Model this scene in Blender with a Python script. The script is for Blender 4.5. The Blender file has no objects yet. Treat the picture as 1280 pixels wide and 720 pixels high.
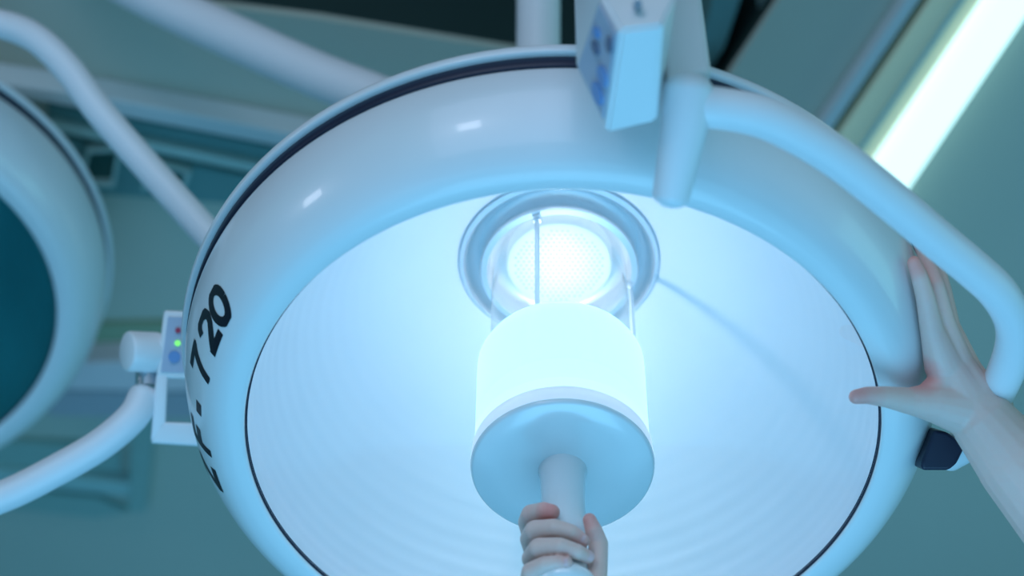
import bpy, bmesh, math, random
from mathutils import Vector, Matrix
random.seed(7)
PI = math.pi
col = bpy.context.scene.collection
sc = bpy.context.scene

# ---------------------------------------------------------------- camera frame
F = 2500.0                                  # focal length in pixels of the 1280 px wide frame
LAMP = Vector((0, 0, 2.10))                 # centre of the main lamp's glass
zc = Vector((0.0099, 0.8063, -1.0)).normalized()      # world up seen in camera axes
xc = (Vector((1, 0, 0)) - zc * zc.x).normalized()
yc = zc.cross(xc)
R = Matrix((xc, yc, zc))                    # world = R @ camera
CAM = LAMP - R @ Vector((0.0466, -0.1462, -1.8578))

def at(x, y, d):
    """the point at camera depth d metres behind pixel x, y"""
    return CAM + R @ Vector(((x - 640) / F * d, (360 - y) / F * d, -d))
def on_z(x, y, z):
    v = R @ Vector(((x - 640) / F, (360 - y) / F, -1))
    return CAM + v * ((z - CAM.z) / v.z)
def loc(p): return p - LAMP

cam_d = bpy.data.cameras.new('camera'); cam = bpy.data.objects.new('camera', cam_d); col.objects.link(cam)
cam.matrix_world = Matrix.Translation(CAM) @ R.to_4x4()
cam_d.sensor_width = 36; cam_d.lens = F / 1280 * 36
cam_d.clip_start = 0.05; cam_d.clip_end = 50
cam_d.dof.use_dof = True; cam_d.dof.focus_distance = 1.86; cam_d.dof.aperture_fstop = 2.6
sc.camera = cam

# ---------------------------------------------------------------- materials
def mat(name, color, rough=0.4, metal=0.0, spec=0.5, emit=None, es=0.0, noise=0.0, nscale=8.0, coat=0.0, bump=0.0, bscale=60.0):
    m = bpy.data.materials.new(name); m.use_nodes = True
    nt = m.node_tree; b = nt.nodes['Principled BSDF']
    b.inputs['Base Color'].default_value = (*color, 1)
    b.inputs['Roughness'].default_value = rough
    b.inputs['Metallic'].default_value = metal
    b.inputs['Specular IOR Level'].default_value = spec
    b.inputs['Coat Weight'].default_value = coat
    b.inputs['Coat Roughness'].default_value = 0.06
    if emit: b.inputs['Emission Color'].default_value = (*emit, 1); b.inputs['Emission Strength'].default_value = es
    tc = nt.nodes.new('ShaderNodeTexCoord')
    if noise:
        n = nt.nodes.new('ShaderNodeTexNoise'); n.inputs['Scale'].default_value = nscale
        mx = nt.nodes.new('ShaderNodeMix'); mx.data_type = 'RGBA'
        mx.inputs[6].default_value = (*[c * (1 - noise) for c in color], 1)
        mx.inputs[7].default_value = (*[min(1, c * (1 + noise)) for c in color], 1)
        nt.links.new(tc.outputs['Object'], n.inputs['Vector'])
        nt.links.new(n.outputs['Fac'], mx.inputs[0]); nt.links.new(mx.outputs[2], b.inputs['Base Color'])
    if bump:
        n2 = nt.nodes.new('ShaderNodeTexNoise'); n2.inputs['Scale'].default_value = bscale
        bp = nt.nodes.new('ShaderNodeBump'); bp.inputs['Strength'].default_value = bump; bp.inputs['Distance'].default_value = 0.002
        nt.links.new(tc.outputs['Object'], n2.inputs['Vector'])
        nt.links.new(n2.outputs['Fac'], bp.inputs['Height']); nt.links.new(bp.outputs['Normal'], b.inputs['Normal'])
    return m

M = {}
M['enamel'] = mat('white_enamel', (0.78, 0.80, 0.82), 0.28, coat=0.35, noise=0.02, nscale=5)
M['tube'] = mat('white_powder_coat', (0.80, 0.81, 0.84), 0.42, noise=0.02, nscale=9)
M['plastic'] = mat('white_plastic', (0.80, 0.82, 0.84), 0.35, noise=0.02)
M['cap'] = mat('cap_plastic', (0.76, 0.78, 0.80), 0.22, spec=0.9, coat=0.5, noise=0.02)
M['rubber'] = mat('navy_rubber', (0.006, 0.010, 0.035), 0.45, noise=0.1)
M['ink'] = mat('black_lettering', (0.004, 0.005, 0.014), 0.4, noise=0.1)
M['reflector'] = mat('brushed_reflector', (0.80, 0.81, 0.85), 0.45, 0.45, noise=0.015, nscale=12, bump=0.06, bscale=25)
M['chrome'] = mat('polished_chrome', (0.84, 0.84, 0.86), 0.30, 0.75, noise=0.02)
M['steel'] = mat('steel', (0.60, 0.64, 0.70), 0.3, 1.0, noise=0.03)
M['frost'] = mat('frosted_filter_lit', (0.45, 0.66, 0.68), 0.4, emit=(0.44, 0.68, 0.72), es=1.25, noise=0.01)
M['plate'] = mat('plate_enamel', (0.80, 0.86, 0.86), 0.5, noise=0.02)
M['ring'] = mat('cap_side_added_glow', (0.8, 0.82, 0.86), 0.3, emit=(0.55, 0.68, 0.85), es=0.42, noise=0.01)  # emission added so the cap's side shows near white
M['ring_off'] = mat('cap_side_plain', (0.5, 0.55, 0.6), 0.3, noise=0.01)
M['frost_off'] = mat('frosted_filter_unlit', (0.25, 0.45, 0.48), 0.3, noise=0.02)
M['bulb'] = mat('bulb_glow', (0.9, 1, 1), 0.4, emit=(0.72, 0.97, 1.0), es=5.0, noise=0.01)
M['bulb_off'] = mat('bulb_unlit', (0.5, 0.6, 0.6), 0.2, noise=0.01)
M['reflector_painted_dark'] = mat('reflector_painted_dark', (0.09, 0.42, 0.42), 0.3, 0.2, noise=0.4, nscale=5)  # the dark room this unlit reflector mirrors is put into its colour
M['panel'] = mat('membrane_panel', (0.44, 0.50, 0.62), 0.4, noise=0.02)
M['blue_button'] = mat('blue_button', (0.16, 0.32, 0.62), 0.4, noise=0.03)
M['dark_button'] = mat('dark_button', (0.14, 0.17, 0.26), 0.4, noise=0.03)
M['red_led'] = mat('red_indicator', (0.45, 0.05, 0.10), 0.4, noise=0.03)
M['green_led'] = mat('green_indicator', (0.2, 0.8, 0.2), 0.4, emit=(0.25, 0.95, 0.12), es=0.8, noise=0.03)
M['ceiling'] = mat('ceiling_paint', (0.46, 0.50, 0.43), 0.8, noise=0.10, nscale=1.3)
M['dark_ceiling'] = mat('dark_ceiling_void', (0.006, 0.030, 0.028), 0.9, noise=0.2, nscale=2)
M['trim'] = mat('ceiling_trim_paint', (0.50, 0.58, 0.60), 0.6, noise=0.04, nscale=3)
M['trim_teal'] = mat('teal_ceiling_trim', (0.34, 0.52, 0.50), 0.7, noise=0.05, nscale=3)
M['dark_teal'] = mat('dark_teal_trim', (0.12, 0.28, 0.28), 0.8, noise=0.1, nscale=3)
M['wall'] = mat('wall_paint', (0.40, 0.55, 0.58), 0.8, noise=0.05)
M['floor'] = mat('floor_vinyl', (0.20, 0.45, 0.62), 0.5, noise=0.08)
M['mid_teal'] = mat('mid_teal_paint', (0.27, 0.42, 0.38), 0.8, noise=0.1, nscale=3)
M['lavender'] = mat('box_lit_tone', (0.72, 0.64, 0.66), 0.7, noise=0.03)  # lit upper part of the ceiling box, put into the colour
M['slate'] = mat('box_shaded_tone', (0.42, 0.42, 0.46), 0.7, noise=0.05)  # shaded lower part of the same box, put into the colour
M['moss'] = mat('moss_paint', (0.26, 0.36, 0.24), 0.8, noise=0.08)
M['void'] = mat('vent_void', (0.02, 0.09, 0.08), 0.9, noise=0.1, nscale=3)
M['fixture'] = mat('fixture_enamel', (0.92, 0.78, 0.52), 0.5, noise=0.05, nscale=6)
M['tube_light'] = mat('fluorescent_diffuser', (0.9, 1, 1), 0.5, emit=(0.42, 0.66, 0.63), es=1.85, noise=0.01)
M['nail'] = mat('fingernail', (0.80, 0.48, 0.48), 0.55, noise=0.03)

def skin_material():
    m = bpy.data.materials.new('skin'); m.use_nodes = True
    nt = m.node_tree; b = nt.nodes['Principled BSDF']; b.inputs['Roughness'].default_value = 0.45
    b.inputs['Subsurface Weight'].default_value = 0.12; b.inputs['Subsurface Radius'].default_value = (0.012, 0.005, 0.003)
    b.inputs['Subsurface Scale'].default_value = 0.5
    a = nt.nodes.new('ShaderNodeAttribute'); a.attribute_name = 'blush'
    n = nt.nodes.new('ShaderNodeTexNoise'); n.inputs['Scale'].default_value = 60
    ad = nt.nodes.new('ShaderNodeMath'); ad.operation = 'MULTIPLY_ADD'; ad.inputs[1].default_value = 0.25; 
    mx = nt.nodes.new('ShaderNodeMix'); mx.data_type = 'RGBA'
    mx.inputs[6].default_value = (0.74, 0.52, 0.46, 1); mx.inputs[7].default_value = (0.80, 0.26, 0.23, 1)
    nt.links.new(n.outputs['Fac'], ad.inputs[0]); nt.links.new(a.outputs['Fac'], ad.inputs[2])
    sb = nt.nodes.new('ShaderNodeMath'); sb.operation = 'SUBTRACT'; sb.inputs[1].default_value = 0.12; sb.use_clamp = True
    nt.links.new(ad.outputs[0], sb.inputs[0]); nt.links.new(sb.outputs[0], mx.inputs[0])
    nt.links.new(mx.outputs[2], b.inputs['Base Color'])
    return m
M['skin'] = skin_material()

def glass_material(name, tint, gloss=0.10):
    """clear pane: a see-through tint under a Fresnel reflection"""
    m = bpy.data.materials.new(name); m.use_nodes = True
    nt = m.node_tree; nt.nodes.remove(nt.nodes['Principled BSDF'])
    out = nt.nodes['Material Output']
    t = nt.nodes.new('ShaderNodeBsdfTransparent'); t.inputs[0].default_value = (*tint, 1)
    g = nt.nodes.new('ShaderNodeBsdfGlossy'); g.inputs['Roughness'].default_value = 0.04
    lw = nt.nodes.new('ShaderNodeLayerWeight'); lw.inputs[0].default_value = 0.5
    pw = nt.nodes.new('ShaderNodeMath'); pw.operation = 'POWER'; pw.inputs[1].default_value = 5
    mu = nt.nodes.new('ShaderNodeMath'); mu.operation = 'MULTIPLY_ADD'; mu.inputs[1].default_value = 0.9; mu.inputs[2].default_value = gloss
    nt.links.new(lw.outputs['Facing'], pw.inputs[0]); nt.links.new(pw.outputs[0], mu.inputs[0])
    mx = nt.nodes.new('ShaderNodeMixShader')
    nt.links.new(mu.outputs[0], mx.inputs[0])
    nt.links.new(t.outputs[0], mx.inputs[1]); nt.links.new(g.outputs[0], mx.inputs[2])
    nt.links.new(mx.outputs[0], out.inputs['Surface'])
    return m
M['glass'] = glass_material('clear_glass', (0.97, 0.99, 1.0), 0.05)
M['glass_dark'] = glass_material('dark_teal_glass', (0.62, 0.85, 0.88), 0.05)  # teal tint added to darken what shows inside the unlit lamp

# ---------------------------------------------------------------- helpers
def link(name, me, m, parent=None, smooth=True):
    o = bpy.data.objects.new(name, me); col.objects.link(o)
    if m is not None and len(me.materials) == 0: me.materials.append(m)
    if smooth:
        me.polygons.foreach_set('use_smooth', [True] * len(me.polygons)); me.update()
    if parent: o.parent = parent
    return o
def obj(name, bm, m, parent=None, smooth=True, sharp=math.radians(40)):
    bmesh.ops.recalc_face_normals(bm, faces=bm.faces)
    if smooth:
        for e in bm.edges:
            if len(e.link_faces) == 2 and e.calc_face_angle(0) > sharp: e.smooth = False
    me = bpy.data.meshes.new(name); bm.to_mesh(me); bm.free()
    return link(name, me, m, parent, smooth)
def empty(name, p, label=None, cat=None, group=None):
    o = bpy.data.objects.new(name, None); col.objects.link(o); o.location = p; o.empty_display_size = 0.05
    if label: tag(o, label, cat, group)
    return o
def tag(o, label, cat, group=None):
    o['label'] = label; o['category'] = cat
    if group: o['group'] = group
    return o
def structure(o): o['kind'] = 'structure'; return o

def spline(pts, n=6):
    """Catmull-Rom through the points (any dimension)"""
    P = [Vector(p) for p in pts]; out = []
    for i in range(len(P) - 1):
        p0 = P[i - 1] if i > 0 else P[i] * 2 - P[i + 1]
        p1, p2 = P[i], P[i + 1]
        p3 = P[i + 2] if i + 2 < len(P) else P[i + 1] * 2 - P[i]
        for k in range(n):
            t = k / n
            out.append(0.5 * ((2 * p1) + (p2 - p0) * t + (2 * p0 - 5 * p1 + 4 * p2 - p3) * t * t + (3 * p1 - p0 - 3 * p2 + p3) * t ** 3))
    out.append(P[-1]); return out

def lathe(bm, prof, seg=128, cap0=False, cap1=False):
    """prof: (radius, drop below the glass plane); revolved about the lamp's axis"""
    rings = []
    for r, h in prof:
        rings.append([bm.verts.new((r * math.cos(2 * PI * k / seg), r * math.sin(2 * PI * k / seg), -h)) for k in range(seg)])
    for a, b in zip(rings, rings[1:]):
        for k in range(seg):
            bm.faces.new((a[k], a[(k + 1) % seg], b[(k + 1) % seg], b[k]))
    if cap0: bm.faces.new(rings[0])
    if cap1: bm.faces.new(rings[-1][::-1])
    return bm

def tube(bm, pts, rad, seg=20, caps=True, dome=False):
    pts = [Vector(p) for p in pts]
    if not hasattr(rad, '__len__'): rad = [rad] * len(pts)
    rad = list(rad)
    if dome:                                            # rounded ends
        d0 = (pts[0] - pts[1]).normalized(); d1 = (pts[-1] - pts[-2]).normalized()
        a, b, ra, rb = pts[0], pts[-1], rad[0], rad[-1]
        th = [0.999, 0.92, 0.75, 0.5, 0.25]
        pts = [a + d0 * ra * 0.7 * t for t in th] + pts + [b + d1 * rb * 0.7 * t for t in reversed(th)]
        rad = [ra * math.sqrt(1 - t * t) for t in th] + rad + [rb * math.sqrt(1 - t * t) for t in reversed(th)]
    t0 = (pts[1] - pts[0]).normalized()
    up = Vector((0, 0, 1)) if abs(t0.z) < 0.9 else Vector((0, 1, 0))
    n = (up - t0 * up.dot(t0)).normalized(); rings = []
    for i, p in enumerate(pts):
        t = (pts[min(i + 1, len(pts) - 1)] - pts[max(i - 1, 0)]).normalized()
        n = (n - t * n.dot(t)).normalized(); b = t.cross(n)
        rings.append([bm.verts.new(p + (n * math.cos(2 * PI * k / seg) + b * math.sin(2 * PI * k / seg)) * rad[i]) for k in range(seg)])
    for a, b in zip(rings, rings[1:]):
        for k in range(seg): bm.faces.new((a[k], a[(k + 1) % seg], b[(k + 1) % seg], b[k]))
    if caps: bm.faces.new(rings[0]); bm.faces.new(rings[-1][::-1])
    return bm

def solid(bm, a, b, bevel=0.0, seg=3):
    """prism between two vertex loops of the same length"""
    A = [bm.verts.new(p) for p in a]; B = [bm.verts.new(p) for p in b]
    n = len(A); fs = [bm.faces.new(A), bm.faces.new(B[::-1])]
    for k in range(n): fs.append(bm.faces.new((A[k], B[k], B[(k + 1) % n], A[(k + 1) % n])))
    if bevel:
        es = list({e for f in fs for e in f.edges})
        bmesh.ops.recalc_face_normals(bm, faces=fs)
        bmesh.ops.bevel(bm, geom=es, offset=bevel, segments=seg, affect='EDGES', profile=0.5, clamp_overlap=True)
    return bm
def slab(bm, px, z0, z1, bevel=0.0):
    """a ceiling piece: outline on the plane z0, rising to z1"""
    lo = [on_z(x, y, z0) for x, y in px]
    return solid(bm, lo, [Vector((p.x, p.y, z1)) for p in lo], bevel)

# ---------------------------------------------------------------- room
CZ = 3.10
bm = bmesh.new()
slab(bm, [(-900, -164), (210, 0), (400, 24), (644, 64), (905, 104), (1000, -40), (1100, -190), (2600, -190), (2600, 1500), (-1500, 1500), (-1500, -252)], CZ, CZ + 0.015)
o = obj('ceiling', bm, M['ceiling'], smooth=False); structure(o)
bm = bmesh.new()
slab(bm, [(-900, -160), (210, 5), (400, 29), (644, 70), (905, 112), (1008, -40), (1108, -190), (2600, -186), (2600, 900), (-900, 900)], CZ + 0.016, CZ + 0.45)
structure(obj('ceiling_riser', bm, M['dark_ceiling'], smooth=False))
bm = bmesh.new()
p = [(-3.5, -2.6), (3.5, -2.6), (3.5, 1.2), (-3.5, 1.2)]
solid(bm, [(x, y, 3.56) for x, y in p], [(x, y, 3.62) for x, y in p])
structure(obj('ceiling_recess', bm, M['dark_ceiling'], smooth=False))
# the two pale ribs inside the dark opening
for k, px in enumerate([[(905, -60), (945, -60), (905, 60), (880, 100), (866, 100)], [(985, -60), (1003, -45), (965, 15), (925, 95), (912, 80)]]):
    bm = bmesh.new(); slab(bm, px, CZ + 0.06 + 0.02 * k, CZ + 0.2)
    structure(obj('trim_%d' % (k + 1), bm, M['trim_teal'] if k else M['dark_teal'], smooth=False))
def plane(name, pts, m):
    bm = bmesh.new(); bm.faces.new([bm.verts.new(p) for p in pts]); structure(obj(name, bm, m, smooth=False))
plane('floor', [(-4, -4.5, 0), (4, -4.5, 0), (4, 4.5, 0), (-4, 4.5, 0)], M['floor'])
plane('wall_left', [(-4, -4.5, 0), (-4, 4.5, 0), (-4, 4.5, 3.1), (-4, -4.5, 3.1)], M['wall'])
plane('wall_right', [(4, -4.5, 0), (4, 4.5, 0), (4, 4.5, 3.1), (4, -4.5, 3.1)], M['wall'])
plane('wall_back', [(-4, 4.5, 0), (4, 4.5, 0), (4, 4.5, 3.1), (-4, 4.5, 3.1)], M['wall'])
# cornice strip, the dark strip along it and the stepped panel with openings on the left
def trim(n, px, z0, z1, m, bevel=0.004):
    bm = bmesh.new(); slab(bm, px, z0, z1, bevel)
    structure(obj('trim_%d' % n, bm, m, smooth=False))
trim(3, [(-80, 92), (0, 103), (130, 122), (380, 170), (560, 205), (560, 225), (380, 190), (130, 142), (0, 118), (-80, 108)], CZ - 0.05, CZ, M['trim'])
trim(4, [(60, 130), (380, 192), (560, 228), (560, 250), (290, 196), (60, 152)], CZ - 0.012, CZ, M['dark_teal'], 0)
trim(5, [(60, 152), (290, 200), (560, 255), (560, 268), (290, 212), (60, 164)], CZ - 0.03, CZ, M['trim_teal'])
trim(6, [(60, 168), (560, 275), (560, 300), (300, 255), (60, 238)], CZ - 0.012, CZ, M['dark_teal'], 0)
for k, px in enumerate([[(112, 192), (146, 190), (139, 230), (104, 228)], [(186, 205), (232, 218), (225, 238), (183, 235)]]):
    t = empty('ceiling_vent', on_z(px[0][0], px[0][1], CZ - 0.02), ['dark square ceiling opening beside the left lamp, left of the bent white arm', 'small dark ceiling opening just below and behind the bent white arm'][k], 'vent', 'dark openings in the ceiling')
    q = t.location
    bm = bmesh.new(); slab(bm, px, CZ - 0.018, CZ - 0.012); bmesh.ops.translate(bm, verts=bm.verts, vec=-q)
    obj('opening', bm, M['void'], t, smooth=False)
    cx = sum(a for a, b in px) / 4; cy = sum(b for a, b in px) / 4
    for i in range(4):
        a, b = px[i], px[(i + 1) % 4]
        ex = lambda P, s: (cx + (P[0] - cx) * s, cy + (P[1] - cy) * s)
        bm = bmesh.new(); slab(bm, [a, b, ex(b, 1.25), ex(a, 1.25)], CZ - 0.03, CZ - 0.012); bmesh.ops.translate(bm, verts=bm.verts, vec=-q)
        obj('frame', bm, M['trim_teal'], t, smooth=False)
# lower left: lavender box, lit top and shaded base painted in, bands under it
trim(7, [(60, 456), (215, 450), (330, 450), (330, 488), (200, 490), (60, 488)], CZ - 0.06, CZ, M['lavender'])
trim(12, [(60, 489), (200, 491), (330, 489), (330, 522), (200, 524), (60, 520)], CZ - 0.03, CZ, M['slate'])
trim(13, [(60, 408), (330, 402), (330, 449), (60, 455)], CZ - 0.012, CZ, M['moss'], 0)
trim(8, [(-60, 548), (150, 560), (150, 590), (-60, 578)], CZ - 0.015, CZ, M['mid_teal'], 0)
trim(9, [(-60, 584), (85, 596), (165, 606), (165, 622), (85, 614), (-60, 600)], CZ - 0.03, CZ, M['trim_teal'])
trim(10, [(166, 515), (196, 515), (182, 640), (160, 640)], CZ - 0.03, CZ, M['mid_teal'], 0)
trim(11, [(-60, 604), (120, 622), (160, 640), (120, 648), (-60, 628)], CZ - 0.015, CZ, M['mid_teal'], 0)

# strip light on the ceiling at the upper right
t = empty('strip_light', on_z(1130, 100, CZ - 0.05), 'long lit fluorescent strip light running across the ceiling at upper right', 'ceiling light')
q = t.location
def strip(name, x0, x1, z0, z1, m, bevel=0.003):
    bm = bmesh.new()
    px = [(x0 + 0.68 * 400, -400), (x1 + 0.68 * 400, -400), (x1 - 0.68 * 560, 560), (x0 - 0.68 * 560, 560)]
    slab(bm, px, z0, z1, bevel); bmesh.ops.translate(bm, verts=bm.verts, vec=-q)
    return obj(name, bm, m, t, smooth=False)
strip('diffuser', 1238, 1301, CZ - 0.055, CZ - 0.005, M['tube_light'], 0.012)
strip('reflector_wing', 1162, 1236, CZ - 0.03, CZ, M['fixture'])
strip('side_rail', 1132, 1150, CZ - 0.03, CZ, M['trim'])
strip('side_lip', 1200, 1206, CZ - 0.036, CZ - 0.028, M['trim_teal'], 0)

# ---------------------------------------------------------------- main lamp
GROUP = 'surgical lamps hung from the ceiling'
lamp = empty('surgical_lamp', LAMP, 'large round white surgical lamp switched on, ZF-720 lettered on its rim', 'surgical lamp', GROUP)
shell_prof = [(p.x, p.y) for p in spline([(.2946, -.012), (.2943, -.002), (.2952, .0018), (.300, .0033), (.310, .0035), (.321, -.0005), (.332, -.010), (.342, -.024), (.3505, -.041), (.3568, -.060), (.3595, -.077), (.358, -.087), (.350, -.090)], 5)]
bm = bmesh.new(); lathe(bm, shell_prof, 192); shell = obj('housing', bm, M['enamel'], lamp, sharp=1.2)
bm = bmesh.new(); lathe(bm, [(.350, -.088), (.3590, -.088), (.3605, -.090), (.3605, -.101), (.3595, -.103), (.350, -.103)], 192); obj('gasket', bm, M['rubber'], lamp, sharp=1.2)
back = spline([(.350, -.102), (.3635, -.102), (.3665, -.105), (.366, -.112), (.356, -.125), (.335, -.150), (.305, -.185), (.262, -.226), (.215, -.266), (.15, -.312), (.08, -.335), (.02, -.338)], 4)
bm = bmesh.new(); lathe(bm, [(p.x, p.y) for p in back], 128, cap1=True); obj('back_cover', bm, M['enamel'], lamp, sharp=1.2)

refl = spline([(.2932, -.0040), (.2885, -.037), (.276, -.075), (.257, -.115), (.232, -.155), (.202, -.193), (.168, -.228), (.135, -.256), (.101, -.279)], 14)
def ripple(i, p):
    w = 0.00018 * (math.sin(i * 1.15) + .6 * math.sin(i * .53 + 1)) * min(1, max(0, (p.x - 0.12) / 0.08))
    return (p.x + w, p.y + w * 0.6)
bm = bmesh.new(); lathe(bm, [ripple(i, p) for i, p in enumerate(refl)], 192); reflector = obj('reflector', bm, M['reflector'], lamp, sharp=1.2)
# glass ring and the thin dark bead that holds it
bm = bmesh.new(); lathe(bm, [(.0835, -.001), (.16, -.0075), (.24, -.0060), (.2925, -.0046)], 128); glass = obj('glass_cover', bm, M['glass'], lamp, sharp=1.2)
bm = bmesh.new(); lathe(bm, [(.2922, -.0045), (.2934, -.0043), (.2941, -.0008)], 192); obj('glass_seal', bm, M['rubber'], glass, sharp=1.2)

# socket ring, perforated plate, cage
bm = bmesh.new(); lathe(bm, [(.102, -.279), (.103, -.274), (.099, -.271), (.095, -.276), (.091, -.288), (.083, -.292), (.079, -.286), (.0785, -.270), (.082, -.264), (.0805, -.259), (.0745, -.258), (.0725, -.264), (.0735, -.284), (.070, -.289), (.054, -.290)], 128)
socket = obj('socket_ring', bm, M['chrome'], lamp, sharp=0.9)
bm = bmesh.new(); lathe(bm, [(.0545, -.296), (.0545, -.272), (.052, -.270), (.003, -.270)], 96, cap0=True, cap1=True)
plate = obj('perforated_plate', bm, M['plate'], lamp, sharp=0.9)
bm = bmesh.new()
for i in range(-8, 9):
    for j in range(-9, 10):
        x = (i + 0.5 * (j % 2)) * 0.0056; y = j * 0.0050
        if x * x + y * y < 0.046 ** 2:
            c = [bm.verts.new((x + 0.0014 * math.cos(a * PI / 4), y + 0.0014 * math.sin(a * PI / 4), 0.2697)) for a in range(8)]
            bm.faces.new(c)
h = obj('perforation', bm, M['panel'], plate, smooth=False); h['kind'] = 'stuff'
def polar(r, deg, h): return Vector((r * math.cos(math.radians(deg)), r * math.sin(math.radians(deg)), -h))
bm = bmesh.new(); lathe(bm, [(.0690, -.262), (.0690, -.118)], 96); obj('clear_sleeve', bm, M['glass'], lamp)
for deg in (-108, 12, 98):
    bm = bmesh.new(); tube(bm, [polar(.0755, deg, -.272), polar(.0755, deg, -.112)], 0.0024, 12)
    rod = obj('cage_rod', bm, M['chrome'], lamp)
    bm = bmesh.new(); tube(bm, [polar(.0705, deg, -.2575), polar(.0795, deg, -.2575)], 0.0042, 12)
    tube(bm, [polar(.0755, deg, -.263), polar(.0755, deg, -.250)], 0.0038, 12); obj('clamp', bm, M['chrome'], rod)
bm = bmesh.new(); lathe(bm, [(.004, -.172), (.009, -.170), (.011, -.164), (.011, -.136), (.009, -.130), (.004, -.128)], 32, cap0=True, cap1=True)
bulb = obj('bulb', bm, M['bulb'], lamp, sharp=1.2)
bm = bmesh.new(); lathe(bm, [(.030, -.121), (.070, -.120), (.0775, -.117), (.0808, -.110), (.0812, -.100), (.0812, .0085)], 96)
filt = obj('filter_cylinder', bm, M['frost'], lamp, sharp=1.2)
# end cap and grip
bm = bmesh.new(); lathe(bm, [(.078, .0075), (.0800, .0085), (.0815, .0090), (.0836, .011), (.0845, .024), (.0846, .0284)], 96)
obj('cap_side', bm, M['ring'], lamp, sharp=0.9)  # side of the end cap, given a glow of its own for brightness
bm = bmesh.new(); lathe(bm, [(.078, .0275), (.0846, .0285), (.0844, .0300), (.0838, .0318), (.0815, .0335), (.060, .0345), (.026, .0348)], 96, cap1=True)
cap = obj('end_cap', bm, M['cap'], lamp, sharp=0.9)
bm = bmesh.new(); lathe(bm, [(p.x, p.y) for p in spline([(.0235, .033), (.0222, .036), (.0212, .042), (.0204, .055), (.0200, .08), (.0205, .12), (.0212, .152), (.0225, .168)], 5)] + [(.0275, .174), (.0285, .179), (.027, .186), (.020, .190), (.006, .192)], 64, cap1=True)
grip = obj('grip', bm, M['cap'], lamp, sharp=0.9)

# yoke: curved tube from the swivel barrel round to the black bracket
def on_h(x, y, h): return loc(on_z(x, y, LAMP.z - h))
path = [(862, 132), (905, 136), (955, 147), (1005, 171), (1052, 201), (1095, 235), (1135, 268), (1175, 302), (1215, 335), (1247, 365), (1266, 398), (1268, 430), (1256, 468), (1236, 508), (1215, 548), (1185, 568)]
hs = [.035, .034, .033, .032, .031, .030, .028, .026, .024, .022, .018, .012, .004, -.010, -.028, -.045]
pp = spline([tuple(on_h(x, y, h)) for (x, y), h in zip(path, hs)], 6)
bm = bmesh.new(); tube(bm, pp, 0.0168, 28, dome=False); yoke = obj('yoke', bm, M['tube'], lamp)
top = loc(at(862, 118, 1.60))
db = -(R.transposed() @ (pp[0] + LAMP - CAM)).z
bm = bmesh.new(); tube(bm, [loc(at(861, 112, db - .002)), loc(at(857, 150, db)), loc(at(839, 244, db + .008))], [.0195, .0190, .0150], 32, dome=True); obj('swivel_barrel', bm, M['tube'], yoke)
# black bracket that joins yoke and housing
c = on_h(1178, 562, -.05)
bm = bmesh.new()
A = [loc(at(x, y, 1.86)) for x, y in [(1168, 537), (1184, 540), (1203, 554), (1205, 562), (1196, 580), (1186, 588), (1153, 588), (1151, 580)]]
B = [p + R @ Vector((0, 0, -.05)) for p in A]
solid(bm, A, B, 0.003); obj('bracket', bm, M['rubber'], yoke, smooth=False)

# control housing above the rim, in front
box = [(776, 38, 1.50), (828, 31, 1.50), (820, 153, 1.568), (758, 168, 1.568)]
up = [(752, -60, 1.52), (862, -60, 1.52), (850, 60, 1.64), (716, 60, 1.64)]
lo = [loc(at(*v)) for v in box]
mid = [loc(at(*v)) for v in [(752, -4, 1.525), (846, -6, 1.525), (832, 95, 1.61), (720, 85, 1.60)]]
hi = [p + Vector((0, 0, 0.16)) for p in mid]
bm = bmesh.new()
V = [[bm.verts.new(p) for p in L] for L in (lo, mid, hi)]
bm.faces.new(V[0]); bm.faces.new(V[2][::-1])
for a, b in zip(V, V[1:]):
    for k in range(4): bm.faces.new((a[k], b[k], b[(k + 1) % 4], a[(k + 1) % 4]))
bmesh.ops.recalc_face_normals(bm, faces=bm.faces)
bmesh.ops.bevel(bm, geom=list(bm.edges), offset=0.0025, segments=2, affect='EDGES', clamp_overlap=True)
cbox = obj('control_housing', bm, M['plastic'], lamp)
# the membrane panel on its left side (lo[0], lo[3], mid[3], mid[0])
def quad_pt(u, v, lift=0.0):
    a, d, c_, b = lo[0], lo[3], mid[3], mid[0]
    p = a.lerp(d, u).lerp(b.lerp(c_, u), v)
    n = (d - a).cross(b - a).normalized()
    if n.x > 0: n = -n
    return p + n * lift
bm = bmesh.new(); solid(bm, [quad_pt(u, v, .0006) for u, v in ((.06, .1), (.9, .1), (.9, .93), (.06, .93))], [quad_pt(u, v, .0022) for u, v in ((.06, .1), (.9, .1), (.9, .93), (.06, .93))])
obj('membrane_panel', bm, M['panel'], cbox, smooth=False)
def button(u, v, du, dv, m, name='button'):
    bm = bmesh.new(); L = [(u + du * math.cos(a * PI / 6), v + dv * math.sin(a * PI / 6)) for a in range(12)]
    solid(bm, [quad_pt(x, y, .0022) for x, y in L], [quad_pt(x, y, .0045) for x, y in L]); obj(name, bm, m, cbox, smooth=False)
button(.20, .20, .07, .12, M['dark_button']); button(.44, .62, .05, .12, M['dark_button'])
button(.55, .25, .08, .16, M['blue_button']); button(.76, .30, .08, .16, M['blue_button']); button(.30, .70, .05, .10, M['blue_button'])
bm = bmesh.new(); s = loc(at(797, 6, 1.507)); nrm = R @ Vector((0, 0, 1))
tube(bm, [s - nrm * .01, s + nrm * .003], 0.0034, 16); obj('screw', bm, M['steel'], cbox)
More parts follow.
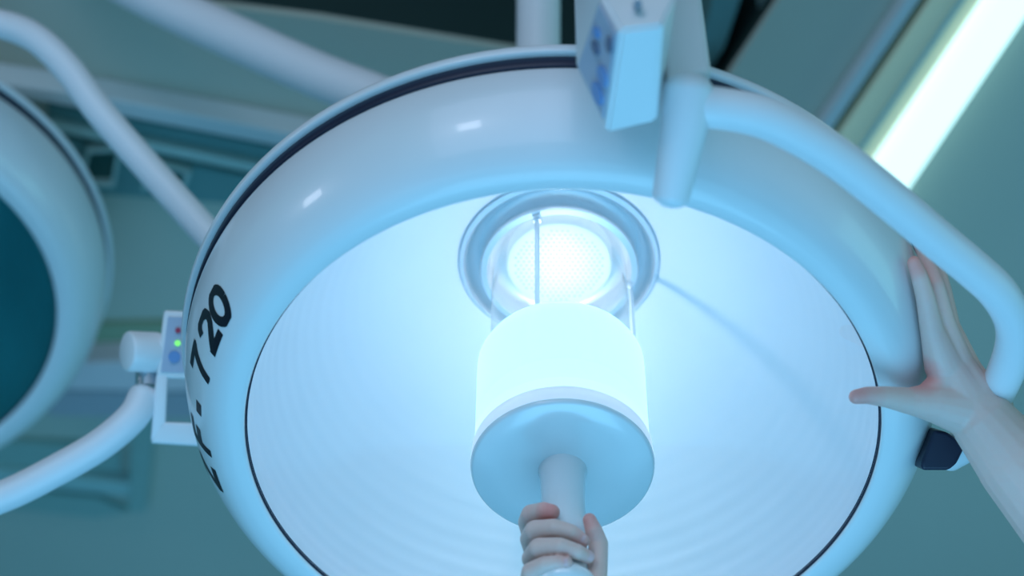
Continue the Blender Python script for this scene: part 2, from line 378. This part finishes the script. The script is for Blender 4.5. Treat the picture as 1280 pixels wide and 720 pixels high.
# arm plate beside it, carrying the barrel
def vbox(px_lo, d, dz, thick, bevel, name, m, parent):
    a = [loc(at(x, y, dd)) for (x, y), dd in zip(px_lo, d)]
    bm = bmesh.new(); solid(bm, a, [p + Vector((0, 0, dz)) for p in a], bevel); return obj(name, bm, m, parent)
vbox([(834, 96), (890, 88), (884, 128), (826, 150)], [1.585, 1.60, 1.63, 1.615], 0.26, 0, 0.006, 'arm_plate', M['plastic'], lamp)

# ---------------------------------------------------------------- lettering on the rim
def shell_pt(theta, s, lift=0.0004):
    """theta degrees round the rim, s = metres along the profile from the glass edge"""
    acc = 0
    for (r0, h0), (r1, h1) in zip(shell_prof, shell_prof[1:]):
        L = math.hypot(r1 - r0, h1 - h0)
        if acc + L >= s or (r1, h1) == shell_prof[-1]:
            t = (s - acc) / L; r = r0 + (r1 - r0) * t; h = h0 + (h1 - h0) * t
            nr, nh = -(h1 - h0) / L, (r1 - r0) / L
            r += nr * lift; h += nh * lift
            a = math.radians(theta)
            return Vector((r * math.cos(a), r * math.sin(a), -h))
        acc += L
def to_px(p):
    v = R.transposed() @ (p + LAMP - CAM); return (640 + F * v.x / -v.z, 360 - F * v.y / -v.z, -v.z)
GL = {   # strokes in a 0..1 wide, 0..1 tall cell
    'Z': [[(0.02, .91), (.95, .91)], [(.88, .95), (.08, .06)], [(0, .09), (.98, .09)]],
    'F': [[(.13, 0), (.13, 1)], [(.05, .91), (.92, .91)], [(.1, .50), (.80, .50)]],
    '-': [[(.05, .36), (.95, .36)]],
    '7': [[(0.02, .91), (.95, .91)], [(.88, .97), (.62, .66), (.45, .33), (.36, 0)]],
    '2': [[(.10, .68), (.16, .84), (.32, .925), (.55, .925), (.76, .85), (.85, .70), (.78, .54), (.60, .40), (.36, .24), (.14, .08)], [(0.04, .085), (.95, .085)]],
    '0': [[(.5 + .38 * math.cos(a), .5 + .415 * math.sin(a)) for a in [k * PI / 12 for k in range(25)]]],
}
def lettering(text, spans, s0, hgt, wgt):
    """spans: (theta_start, theta_end) per letter; s0 baseline, hgt letter height along the profile"""
    for ch, (ta, tb) in zip(text, spans):
        bm = bmesh.new()
        wm = abs(tb - ta) * PI / 180 * .358
        for st in GL[ch]:
            fine = []
            for a, b in zip(st, st[1:]):
                for k in range(6): fine.append((a[0] + (b[0] - a[0]) * k / 6, a[1] + (b[1] - a[1]) * k / 6))
            fine.append(st[-1])
            P = [(x * wm, y * hgt) for x, y in fine]
            L, Rr = [], []
            for i, p in enumerate(P):
                q0, q1 = P[max(i - 1, 0)], P[min(i + 1, len(P) - 1)]
                if st[0] == st[-1] and i in (0, len(P) - 1): q0, q1 = P[-2], P[1]
                dx, dy = q1[0] - q0[0], q1[1] - q0[1]; l = math.hypot(dx, dy) or 1
                for sgn, out in ((1, L), (-1, Rr)): out.append((p[0] - dy / l * wgt / 2 * sgn, p[1] + dx / l * wgt / 2 * sgn))
            row = []
            for a, b in zip(L, Rr):
                r = []
                for k in range(5):
                    x = a[0] + (b[0] - a[0]) * k / 4; y = a[1] + (b[1] - a[1]) * k / 4
                    y = min(max(y, 0), hgt)
                    r.append(bm.verts.new(shell_pt(ta + (tb - ta) * x / wm, s0 + y)))
                row.append(r)
            for r0, r1 in zip(row, row[1:]):
                for k in range(4): bm.faces.new((r0[k], r0[k + 1], r1[k + 1], r1[k]))
        obj({'-': 'hyphen'}.get(ch, 'letter' if ch in 'ZF' else 'numeral'), bm, M['ink'], shell)
lettering('ZF-720', [(167.5, 172.8), (175.7, 180.9), (183.3, 186), (190.4, 195.7), (197.4, 202.8), (202.8, 208)], .052, .040, .0098)

# ---------------------------------------------------------------- light of the lamp
def point(name, p, power, color, r, parent=None):
    l = bpy.data.lights.new(name, 'POINT'); l.energy = power; l.color = color; l.shadow_soft_size = r
    o = bpy.data.objects.new(name, l); col.objects.link(o); o.location = p
    if parent: o.parent = parent
    return o
point('bulb_light', (0, 0, .185), .38, (.86, .90, 1.0), .006, lamp)

# ---------------------------------------------------------------- second lamp, unlit, at the left
def copy_tree(o, parent=None):
    c = o.copy(); col.objects.link(c); c.parent = parent
    for ch in [x for x in bpy.data.objects if x.parent == o]:
        if ch.type == 'LIGHT' or ch.name.split('.')[0] in ('letter', 'numeral', 'hyphen', 'yoke', 'control_housing', 'arm_plate'): continue
        copy_tree(ch, c)
    return c
lamp2 = copy_tree(lamp)
lamp2.location = at(-219, 388, 2.60); lamp2.rotation_euler = (0, math.radians(-9), 0)
tag(lamp2, 'white surgical lamp switched off, cut by the left edge, dark teal inside', 'surgical lamp', GROUP)
swap = {'cap_side': 'ring_off', 'filter_cylinder': 'frost_off', 'bulb': 'bulb_off', 'reflector': 'reflector_painted_dark', 'glass_cover': 'glass_dark', 'perforated_plate': 'reflector_painted_dark'}
for ch in [x for x in bpy.data.objects if x.parent == lamp2]:
    k = ch.name.split('.')[0]
    if k in swap:
        ch.data = ch.data.copy(); ch.data.materials[0] = M[swap[k]]

# ---------------------------------------------------------------- suspension tubes
def pipe(name, pts, r, label, group='white suspension tubes behind the lamps', extra=None):
    P = spline([tuple(at(*p)) for p in pts], 8)
    bm = bmesh.new(); o0 = P[0]
    tube(bm, [p - o0 for p in P], r, 24, dome=True)
    o = obj(name, bm, M['tube']); o.location = o0
    return tag(o, label, 'lamp arm', group)
pipe('suspension_arm', [(-140, 20, 2.45), (-60, 24, 2.42), (0, 30, 2.4), (45, 48, 2.38), (85, 86, 2.36), (125, 140, 2.34), (190, 215, 2.32), (262, 295, 2.3), (330, 372, 2.28)], .0175,
     'thin white tube bent over at upper left, sloping down behind the big lamp')
pipe('suspension_arm', [(40, -90, 2.7), (180, -8, 2.62), (300, 50, 2.55), (400, 95, 2.5), (500, 135, 2.45), (590, 190, 2.38)], .029,
     'thick straight white tube sloping from the top edge down to the big lamp')
pipe('suspension_arm', [(677, -1080, 2.53), (675, -640, 2.47), (673, 30, 2.38), (672, 200, 2.30)], .0262,
     'upright white tube rising behind the top of the big lamp')
pipe('suspension_arm', [(-130, 655, 2.05), (-50, 638, 2.06), (10, 618, 2.07), (70, 588, 2.08), (125, 556, 2.09), (165, 522, 2.10), (180, 496, 2.112)], .0168,
     'white tube curving up from the lower left edge to the knob of the control box')

# control box with knob behind the left of the big lamp
root = empty('control_box', at(215, 470, 2.12), 'small white control box with round knob and indicator lights, left of the big lamp', 'control box')
q = root.location
def pbox(name, px, d0, d1, m, parent=root, bevel=.003, smooth=True):
    a = [at(x, y, d0) - q for x, y in px]; b = [at(x, y, d1) - q for x, y in px]
    bm = bmesh.new(); solid(bm, a, b, bevel); return obj(name, bm, m, parent, smooth=smooth)
case = pbox('case', [(205, 388), (300, 392), (300, 477), (195, 472)], 2.10, 2.17, M['plastic'])
pbox('face_panel', [(210, 396), (300, 399), (300, 468), (201, 465)], 2.0985, 2.103, M['panel'], root, 0, False)
pbox('bracket_side', [(195, 468), (210, 468), (207, 534), (188, 552)], 2.10, 2.15, M['plastic'])
pbox('bracket_base', [(200, 527), (300, 531), (300, 561), (188, 554)], 2.10, 2.15, M['plastic'])
def disc_part(name, x, y, r, m):
    p = at(x, y, 2.0985) - q; n = (CAM - p - q).normalized()
    bm = bmesh.new(); tube(bm, [p - n * .001, p + n * .002], r, 16); obj(name, bm, m, root)
disc_part('red_indicator', 222.5, 413, .0030, M['red_led']); disc_part('green_indicator', 222, 429, .0030, M['green_led']); disc_part('button', 218, 446, .0062, M['blue_button'])
bm = bmesh.new()
a, b = at(207, 441, 2.125) - q, at(158, 439, 2.10) - q
dd = (b - a).normalized()
tube(bm, [a, a + dd * .010, a + dd * .0105, b - dd * .003, b - dd * .001, b], [.017, .017, .0215, .0215, .0205, .0185], 32); obj('knob', bm, M['plastic'], root)
bm = bmesh.new(); tube(bm, [at(184, 455, 2.125) - q, at(184, 482, 2.12) - q], .0125, 24); obj('joint', bm, M['steel'], root)

# ---------------------------------------------------------------- hands
def capsule(bm, p0, r0, p1, r1, seg=18, st=7):
    d = (p1 - p0).normalized(); up = Vector((0, 0, 1)) if abs(d.z) < .9 else Vector((0, 1, 0))
    n = (up - d * up.dot(d)).normalized(); m = d.cross(n); rings = []
    prof = [(p0, r0, -math.cos(PI / 2 * k / st), math.sin(PI / 2 * k / st)) for k in range(st + 1)] + [(p1, r1, math.sin(PI / 2 * k / st), math.cos(PI / 2 * k / st)) for k in range(st + 1)]
    for c_, r, z, q_ in prof:
        q_ = max(q_, .01)
        rings.append([bm.verts.new(c_ + d * r * z + (n * math.cos(2 * PI * k / seg) + m * math.sin(2 * PI * k / seg)) * r * q_) for k in range(seg)])
    for a, b in zip(rings, rings[1:]):
        for k in range(seg): bm.faces.new((a[k], a[(k + 1) % seg], b[(k + 1) % seg], b[k]))
    bm.faces.new(rings[0][::-1]); bm.faces.new(rings[-1])
    bmesh.ops.recalc_face_normals(bm, faces=bm.faces)
def body(name, chains, voxel, tips, smooth_it=4, blush_r=.02):
    """one continuous skin grown from tapered chains of (point, radius)"""
    acc = bmesh.new()
    for ch in chains:
        for (p0, r0), (p1, r1) in zip(ch, ch[1:]):
            b = bmesh.new(); capsule(b, p0, r0, p1, r1)
            me = bpy.data.meshes.new('tmp'); b.to_mesh(me); b.free(); acc.from_mesh(me); bpy.data.meshes.remove(me)
    me = bpy.data.meshes.new('tmp'); acc.to_mesh(me); acc.free()
    o = bpy.data.objects.new('tmp', me); col.objects.link(o)
    m = o.modifiers.new('r', 'REMESH'); m.mode = 'VOXEL'; m.voxel_size = voxel; m.use_smooth_shade = True
    m = o.modifiers.new('s', 'SMOOTH'); m.factor = .5; m.iterations = smooth_it
    dg = bpy.context.evaluated_depsgraph_get(); dg.update()
    me2 = bpy.data.meshes.new_from_object(o.evaluated_get(dg)); me2.name = name
    bpy.data.objects.remove(o)
    at_ = me2.attributes.new('blush', 'FLOAT', 'POINT')
    vals = []
    for v in me2.vertices:
        w = 0
        for t, s, rr in tips:
            d = (v.co - t).length
            if d < rr: w = max(w, s * (1 - (d / rr) ** 2))
        vals.append(w)
    at_.data.foreach_set('value', vals)
    me2.materials.clear(); me2.materials.append(M['skin'])
    o = link(name, me2, None)
    return o
def nail(parent, p, n, along, w, l):
    """small curved plate at p, facing n, long axis along"""
    n = n.normalized(); along = (along - n * along.dot(n)).normalized(); s = n.cross(along)
    bm = bmesh.new(); g = []
    for i in range(7):
        v = i / 6 * 2 - 1; row = []
        ww = w * (1 - .25 * abs(v) ** 3)
        for j in range(7):
            u = j / 6 * 2 - 1
            row.append(bm.verts.new(p + along * l * v + s * ww * math.sin(u * 1.05) / math.sin(1.05) + n * (-w * .62 * (1 - math.cos(u * 1.05)) - l * .12 * v * v)))
        g.append(row)
    for a, b in zip(g, g[1:]):
        for j in range(6): bm.faces.new((a[j], a[j + 1], b[j + 1], b[j]))
    o = obj('fingernail', bm, M['nail'], parent)
    return o

# right hand round the grip: fingers come from the left, thumb stands on the right
def axis_depth(y):
    best = min(((abs(to_px(Vector((0, 0, -h)))[1] - y), h) for h in [k * .002 for k in range(0, 160)]))
    return to_px(Vector((0, 0, -best[1])))[2]
def grip_pt(x, y, rho):
    """point on the cylinder of radius rho about the grip's axis behind pixel x, y (near side)"""
    o_, dv = CAM - LAMP, R @ Vector(((x - 640) / F, (360 - y) / F, -1))
    a = dv.x ** 2 + dv.y ** 2; b = 2 * (o_.x * dv.x + o_.y * dv.y); c_ = o_.x ** 2 + o_.y ** 2 - rho ** 2
    disc = b * b - 4 * a * c_
    t = (-b - math.sqrt(max(disc, 0))) / (2 * a)
    return o_ + dv * t + LAMP
W = .00071
def H(x, y, d): return at(x, y, d)
k = grip_pt
def back_of(x, y, extra):
    p = grip_pt(x, y, .0325); v = (p - CAM).normalized(); return p + v * extra
fingers = [
    # index: tip ... PIP at left, then back to the knuckle behind
    [(k(690, 640, .0285), .0070), (k(680, 639, .0295), .0083), (k(664, 643, .032), .0090), (back_of(661, 653, .018), .0098), (back_of(668, 670, .045), .0112)],
    [(k(729, 676, .0285), .0060), (k(714, 666, .0295), .0076), (k(693, 661, .0305), .0088), (k(669, 664, .032), .0098), (back_of(664, 674, .018), .0100), (back_of(672, 692, .045), .0115)],
    [(k(735, 696, .0285), .0058), (k(722, 690, .0295), .0070), (k(700, 684, .0305), .0085), (k(674, 686, .032), .0096), (back_of(666, 698, .018), .0098), (back_of(676, 716, .045), .0115)],
    [(k(708, 703, .0285), .0055), (k(695, 703, .0295), .0063), (k(680, 706, .0305), .0073), (k(664, 715, .032), .0086), (back_of(662, 730, .018), .0092), (back_of(680, 742, .045), .0115)],
    # thumb up the right side
    [(back_of(737, 650, .004), .0062), (back_of(742, 663, .006), .0078), (back_of(748, 680, .010), .0088), (back_of(747, 705, .018), .0090), (back_of(742, 735, .03), .0115), (back_of(730, 775, .045), .0165)],
    # palm behind the grip
    [(back_of(668, 670, .045), .0112), (back_of(700, 690, .060), .013), (back_of(728, 740, .055), .015)],
    [(back_of(672, 692, .045), .0112), (back_of(700, 720, .058), .015), (back_of(722, 775, .060), .019)],
    [(back_of(676, 716, .045), .0112), (back_of(702, 750, .058), .016), (back_of(718, 800, .062), .019)],
    [(back_of(680, 742, .045), .0112), (back_of(700, 780, .058), .017), (back_of(712, 830, .066), .020)],
    [(back_of(730, 775, .045), .0165), (back_of(722, 820, .062), .021), (back_of(716, 850, .072), .0225), (back_of(718, 960, .10), .029), (back_of(724, 1120, .15), .037), (back_of(732, 1280, .20), .041)],
]
tips = [(fingers[0][0][0], .95, .016), (fingers[1][0][0], .55, .014), (fingers[2][0][0], .35, .014), (fingers[3][0][0], .35, .013), (fingers[4][0][0], .75, .016), (fingers[4][1][0], .4, .014), (fingers[0][2][0], .25, .014)]
hand1 = body('person', fingers, .0011, tips, 3)
tag(hand1, 'bare right hand of a person gripping the lamp handle from below, thumb up', 'person')
for i, fi in enumerate(fingers[1:4]):
    p0, p1 = fi[0][0], fi[1][0]; r = fi[0][1]
    n = (CAM - p0).normalized() * .8 + Vector((0.45, 0, 0)) - (p1 - p0).normalized() * .15
    n.normalize(); nail(hand1, p0 + (p1 - p0) * .15 + n * (r * 1.02), n, p0 - p1, .0036, .0044)

# open left hand laid on the right of the rim
f2 = [
    [(H(1143, 329, 1.772), .0066), (H(1149, 344, 1.772), .0076), (H(1157, 372, 1.776), .0088), (H(1165, 412, 1.785), .0108), (H(1180, 455, 1.80), .0185)],
    [(H(1148, 300, 1.80), .0062), (H(1156, 318, 1.795), .0070), (H(1168, 355, 1.79), .0092), (H(1179, 402, 1.795), .0110), (H(1196, 456, 1.805), .0160)],
    [(H(1160, 306, 1.825), .0062), (H(1170, 330, 1.82), .0072), (H(1178, 362, 1.815), .0084), (H(1187, 408, 1.815), .0098), (H(1206, 462, 1.815), .0155)],
    [(H(1166, 336, 1.845), .0058), (H(1177, 362, 1.84), .0068), (H(1184, 390, 1.835), .0076), (H(1194, 424, 1.83), .0090), (H(1213, 472, 1.825), .0140)],
    [(H(1070, 496, 1.765), .0066), (H(1084, 494, 1.768), .0078), (H(1108, 496, 1.775), .0096), (H(1136, 501, 1.785), .0122), (H(1168, 503, 1.795), .0185), (H(1203, 510, 1.805), .0250)],
    [(H(1184, 455, 1.80), .0160), (H(1178, 482, 1.80), .0150), (H(1160, 494, 1.793), .012)],
    [(H(1184, 455, 1.80), .0160), (H(1210, 505, 1.805), .0235)],
    [(H(1196, 456, 1.805), .0160), (H(1222, 510, 1.81), .0250)],
    [(H(1206, 462, 1.815), .0155), (H(1228, 512, 1.815), .0250)],
    [(H(1213, 472, 1.825), .0140), (H(1234, 516, 1.82), .0250)],
    [(H(1210, 505, 1.805), .0235), (H(1231, 530, 1.805), .0300), (H(1272, 580, 1.80), .0370), (H(1348, 672, 1.79), .0430), (H(1480, 830, 1.77), .0470)],
]
tips2 = [(f2[0][0][0], .6, .018), (f2[1][0][0], .4, .018), (f2[4][0][0], .7, .020), (f2[4][1][0], .4, .018), (H(1152, 472, 1.79), .8, .022), (H(1165, 340, 1.79), .3, .02)]
hand2 = body('person', f2, .0013, tips2, 5)
tag(hand2, 'bare left hand and forearm reaching in from the right onto the lamp rim', 'person')

# ---------------------------------------------------------------- light
def area(name, p, target, size, power, color, sy=None):
    l = bpy.data.lights.new(name, 'AREA'); l.energy = power; l.color = color; l.shape = 'RECTANGLE'; l.size = size; l.size_y = sy or size
    o = bpy.data.objects.new(name, l); col.objects.link(o); o.location = p
    o.rotation_euler = (Vector(target) - Vector(p)).to_track_quat('-Z', 'Y').to_euler(); return o
area('floor_bounce', (0, 0.2, 0.25), (0, 0.2, 3), 3.2, 34, (.18, .56, .90))  # area light standing in for lamp light reflected off the floor
area('table_bounce', (0.05, 0.1, 1.0), (0.05, 0.1, 3), 0.8, 6.5, (.20, .56, .88))  # added area light in place of bounce from an unbuilt table
area('fill_behind', (-0.6, -3.8, 2.2), (0, 0, 2.1), 3.2, 50, (.64, .70, 1.0))  # broad unseen fill added behind the camera
area('rim_highlight_light', (-1.35, -3.3, 2.30), (0, 0, 2.1), .34, 5, (.8, .85, 1.0))  # small unseen light placed to make a highlight on the rim
area('rim_highlight_light', (-3.3, -1.6, 2.35), (0, 0, 2.1), .34, 5, (.8, .85, 1.0))  # second unseen light, placed for the other rim highlight
area('fill_right', (3.2, -0.2, 2.0), (0, 0, 2.1), 1.6, 14, (.30, .80, .85))  # unseen teal fill added from the right side
w = bpy.data.worlds.new('world'); sc.world = w; w.use_nodes = True
w.node_tree.nodes['Background'].inputs[0].default_value = (.13, .42, .46, 1)
w.node_tree.nodes['Background'].inputs[1].default_value = 0.7

sc.view_settings.view_transform = 'Standard'; sc.view_settings.look = 'None'
sc.view_settings.exposure = 0.0; sc.view_settings.gamma = 1.0; sc.view_settings.use_curve_mapping = False
